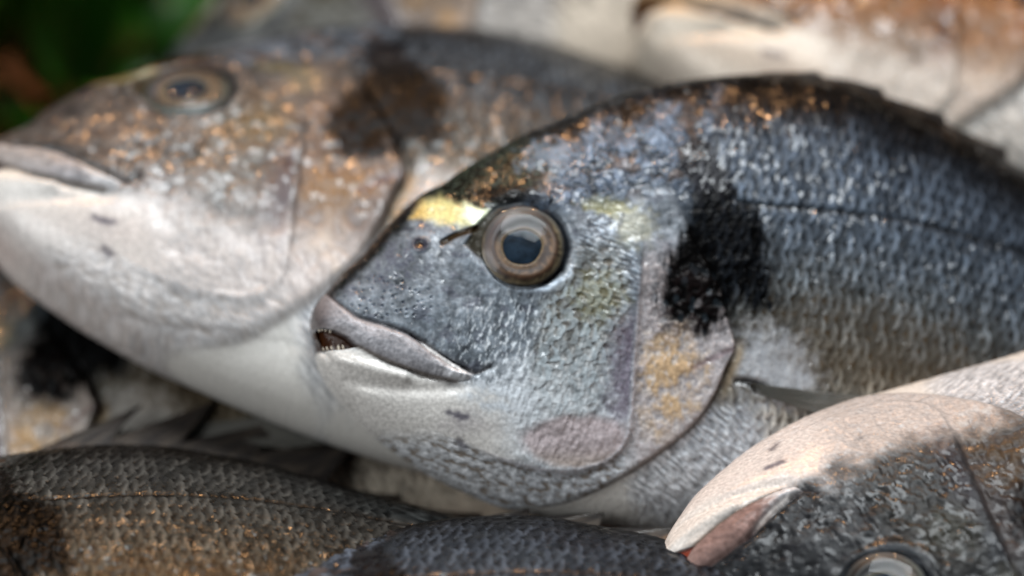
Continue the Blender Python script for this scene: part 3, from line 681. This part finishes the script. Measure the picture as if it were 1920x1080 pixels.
# bream lying belly up in the lower right corner, nearest the lens
f = bream('belly-up bream in the lower right corner, white chin towards the sharp fish', 3.6, 322, mirror=True, tint=(.84, .81, .79), head_dark=.78, pink=.1, lipc=(150, 132, 128), under=.85, closed=True, lines=.6, glint=.3, iris_k=(.3, .34, .38))
place(f, (974, 466), (1662, 1112), 330, 7, 6, 38, .99, True)
# backs along the bottom edge
f = bream('brown scaly back with raised saw-toothed fin in the lower left corner', 2.8, 433, dorsal=120, fin0=1330, tint=(.52, .41, .29), glint=.32)
place(f, (1450, 150), (165, 838), -140, 3, 14, 48, 1.0, False)
f = bream('blurred dark back rising from the bottom edge below the sharp fish', 3.6, 544, dorsal=34, tint=(.55, .52, .5), glint=.4)
place(f, (1440, 150), (860, 972), 20, 4, 6, 48, 1.0, False)
# bream under the large blurred one, its tint darkened for the shade there
f = bream('bream at the left edge under the large white belly, black and yellow gill cover', 3.6, 655, tint=(.78, .72, .62), head_dark=.2, pink=.2)
place(f, (1350, 490), (150, 640), -420, 10, 10, 34, .98, False)
# bream at the back
f = bream('blurred bream behind the forehead of the large left one, at the top edge', 6, 766, tint=(.8, .7, .6), head_dark=.4, pink=.2)
place(f, (860, 340), (385, 14), -1300, 30, 4, 36, 1.2, False)
f = bream('upside-down blurred bream at the top edge, its yellow brow spot beside a white jaw', 6, 877)
place(f, (830, 400), (1200, 132), -1150, 150, 0, 34, 1.12, False)
f = bream('bream in the upper right corner with white jaw and glowing copper cheek', 4.5, 988, belly=30, tint=(.72, .66, .58), head_dark=.5, warm=.6, pink=.1, under=.6, lines=.5)
place(f, (600, 640), (1195, 20), -760, -6, 4, 38, 1.15, False)

# ------------------------------------------------------------------ stall top and greens
def sheet(name, mat, sx, sy, loc, n=2):
    v = [(-sx, -sy, 0), (sx, -sy, 0), (sx, sy, 0), (-sx, sy, 0)]
    me = bpy.data.meshes.new(name); me.from_pydata(v, [], [(0, 1, 2, 3)]); me.materials.append(mat); o = bpy.data.objects.new(name, me); C.objects.link(o); o.location = loc; return o
tbl = sheet('stall_top', plain('stained_stall_board', (120, 72, 44), .5, .2, scale=14, var=.5), 1.5, 1.5, (0, 0.2, -0.06)); tbl['kind'] = 'structure'

def leaf_mesh(seed):
    rnd = random.Random(seed); n, m = 28, 18; t = np.linspace(0, 1, n); s = np.linspace(-1, 1, m); Tt, Ss = np.meshgrid(t, s, indexing='ij')
    wdt = .035 * np.sin(np.pi * np.clip(Tt * .92 + .06, 0, 1)) ** .6
    x = Ss * wdt; y = Tt * .13; cr = ss(.35, 1, np.abs(Ss))
    z = .05 * Tt * Tt * rnd.uniform(.3, 1) + cr * .008 * np.sin(Tt * 26 + seed) + .010 * np.abs(Ss) + .003 * np.sin(Ss * 7 + Tt * 9)
    v = np.stack([x, y, z], -1).reshape(-1, 3); q = grid_q(n, m)
    return mesh_from('leaf', v, q)
M_LEAF = plain('salad_leaf', (50, 108, 22), .4, .2, scale=40, var=.6)
greens = bpy.data.objects.new('leafy_greens', None); C.objects.link(greens)
greens.location = cam_pt(60, 120, -1900); greens['label'] = 'dark green salad leaves, blurred, in the upper left corner'; greens['category'] = 'greens'
rnd = random.Random(5); lms = [leaf_mesh(k) for k in range(4)]
for k in range(22):
    o = obj('leaf', lms[k % 4], M_LEAF, greens)
    o.location = (rnd.uniform(-.09, .05), rnd.uniform(-.03, .08), rnd.uniform(-.06, .03)); o.rotation_euler = (rnd.uniform(.1, 1.2), rnd.uniform(-.5, .5), rnd.uniform(-3.1, 3.1)); o.scale = (1.2,) * 3
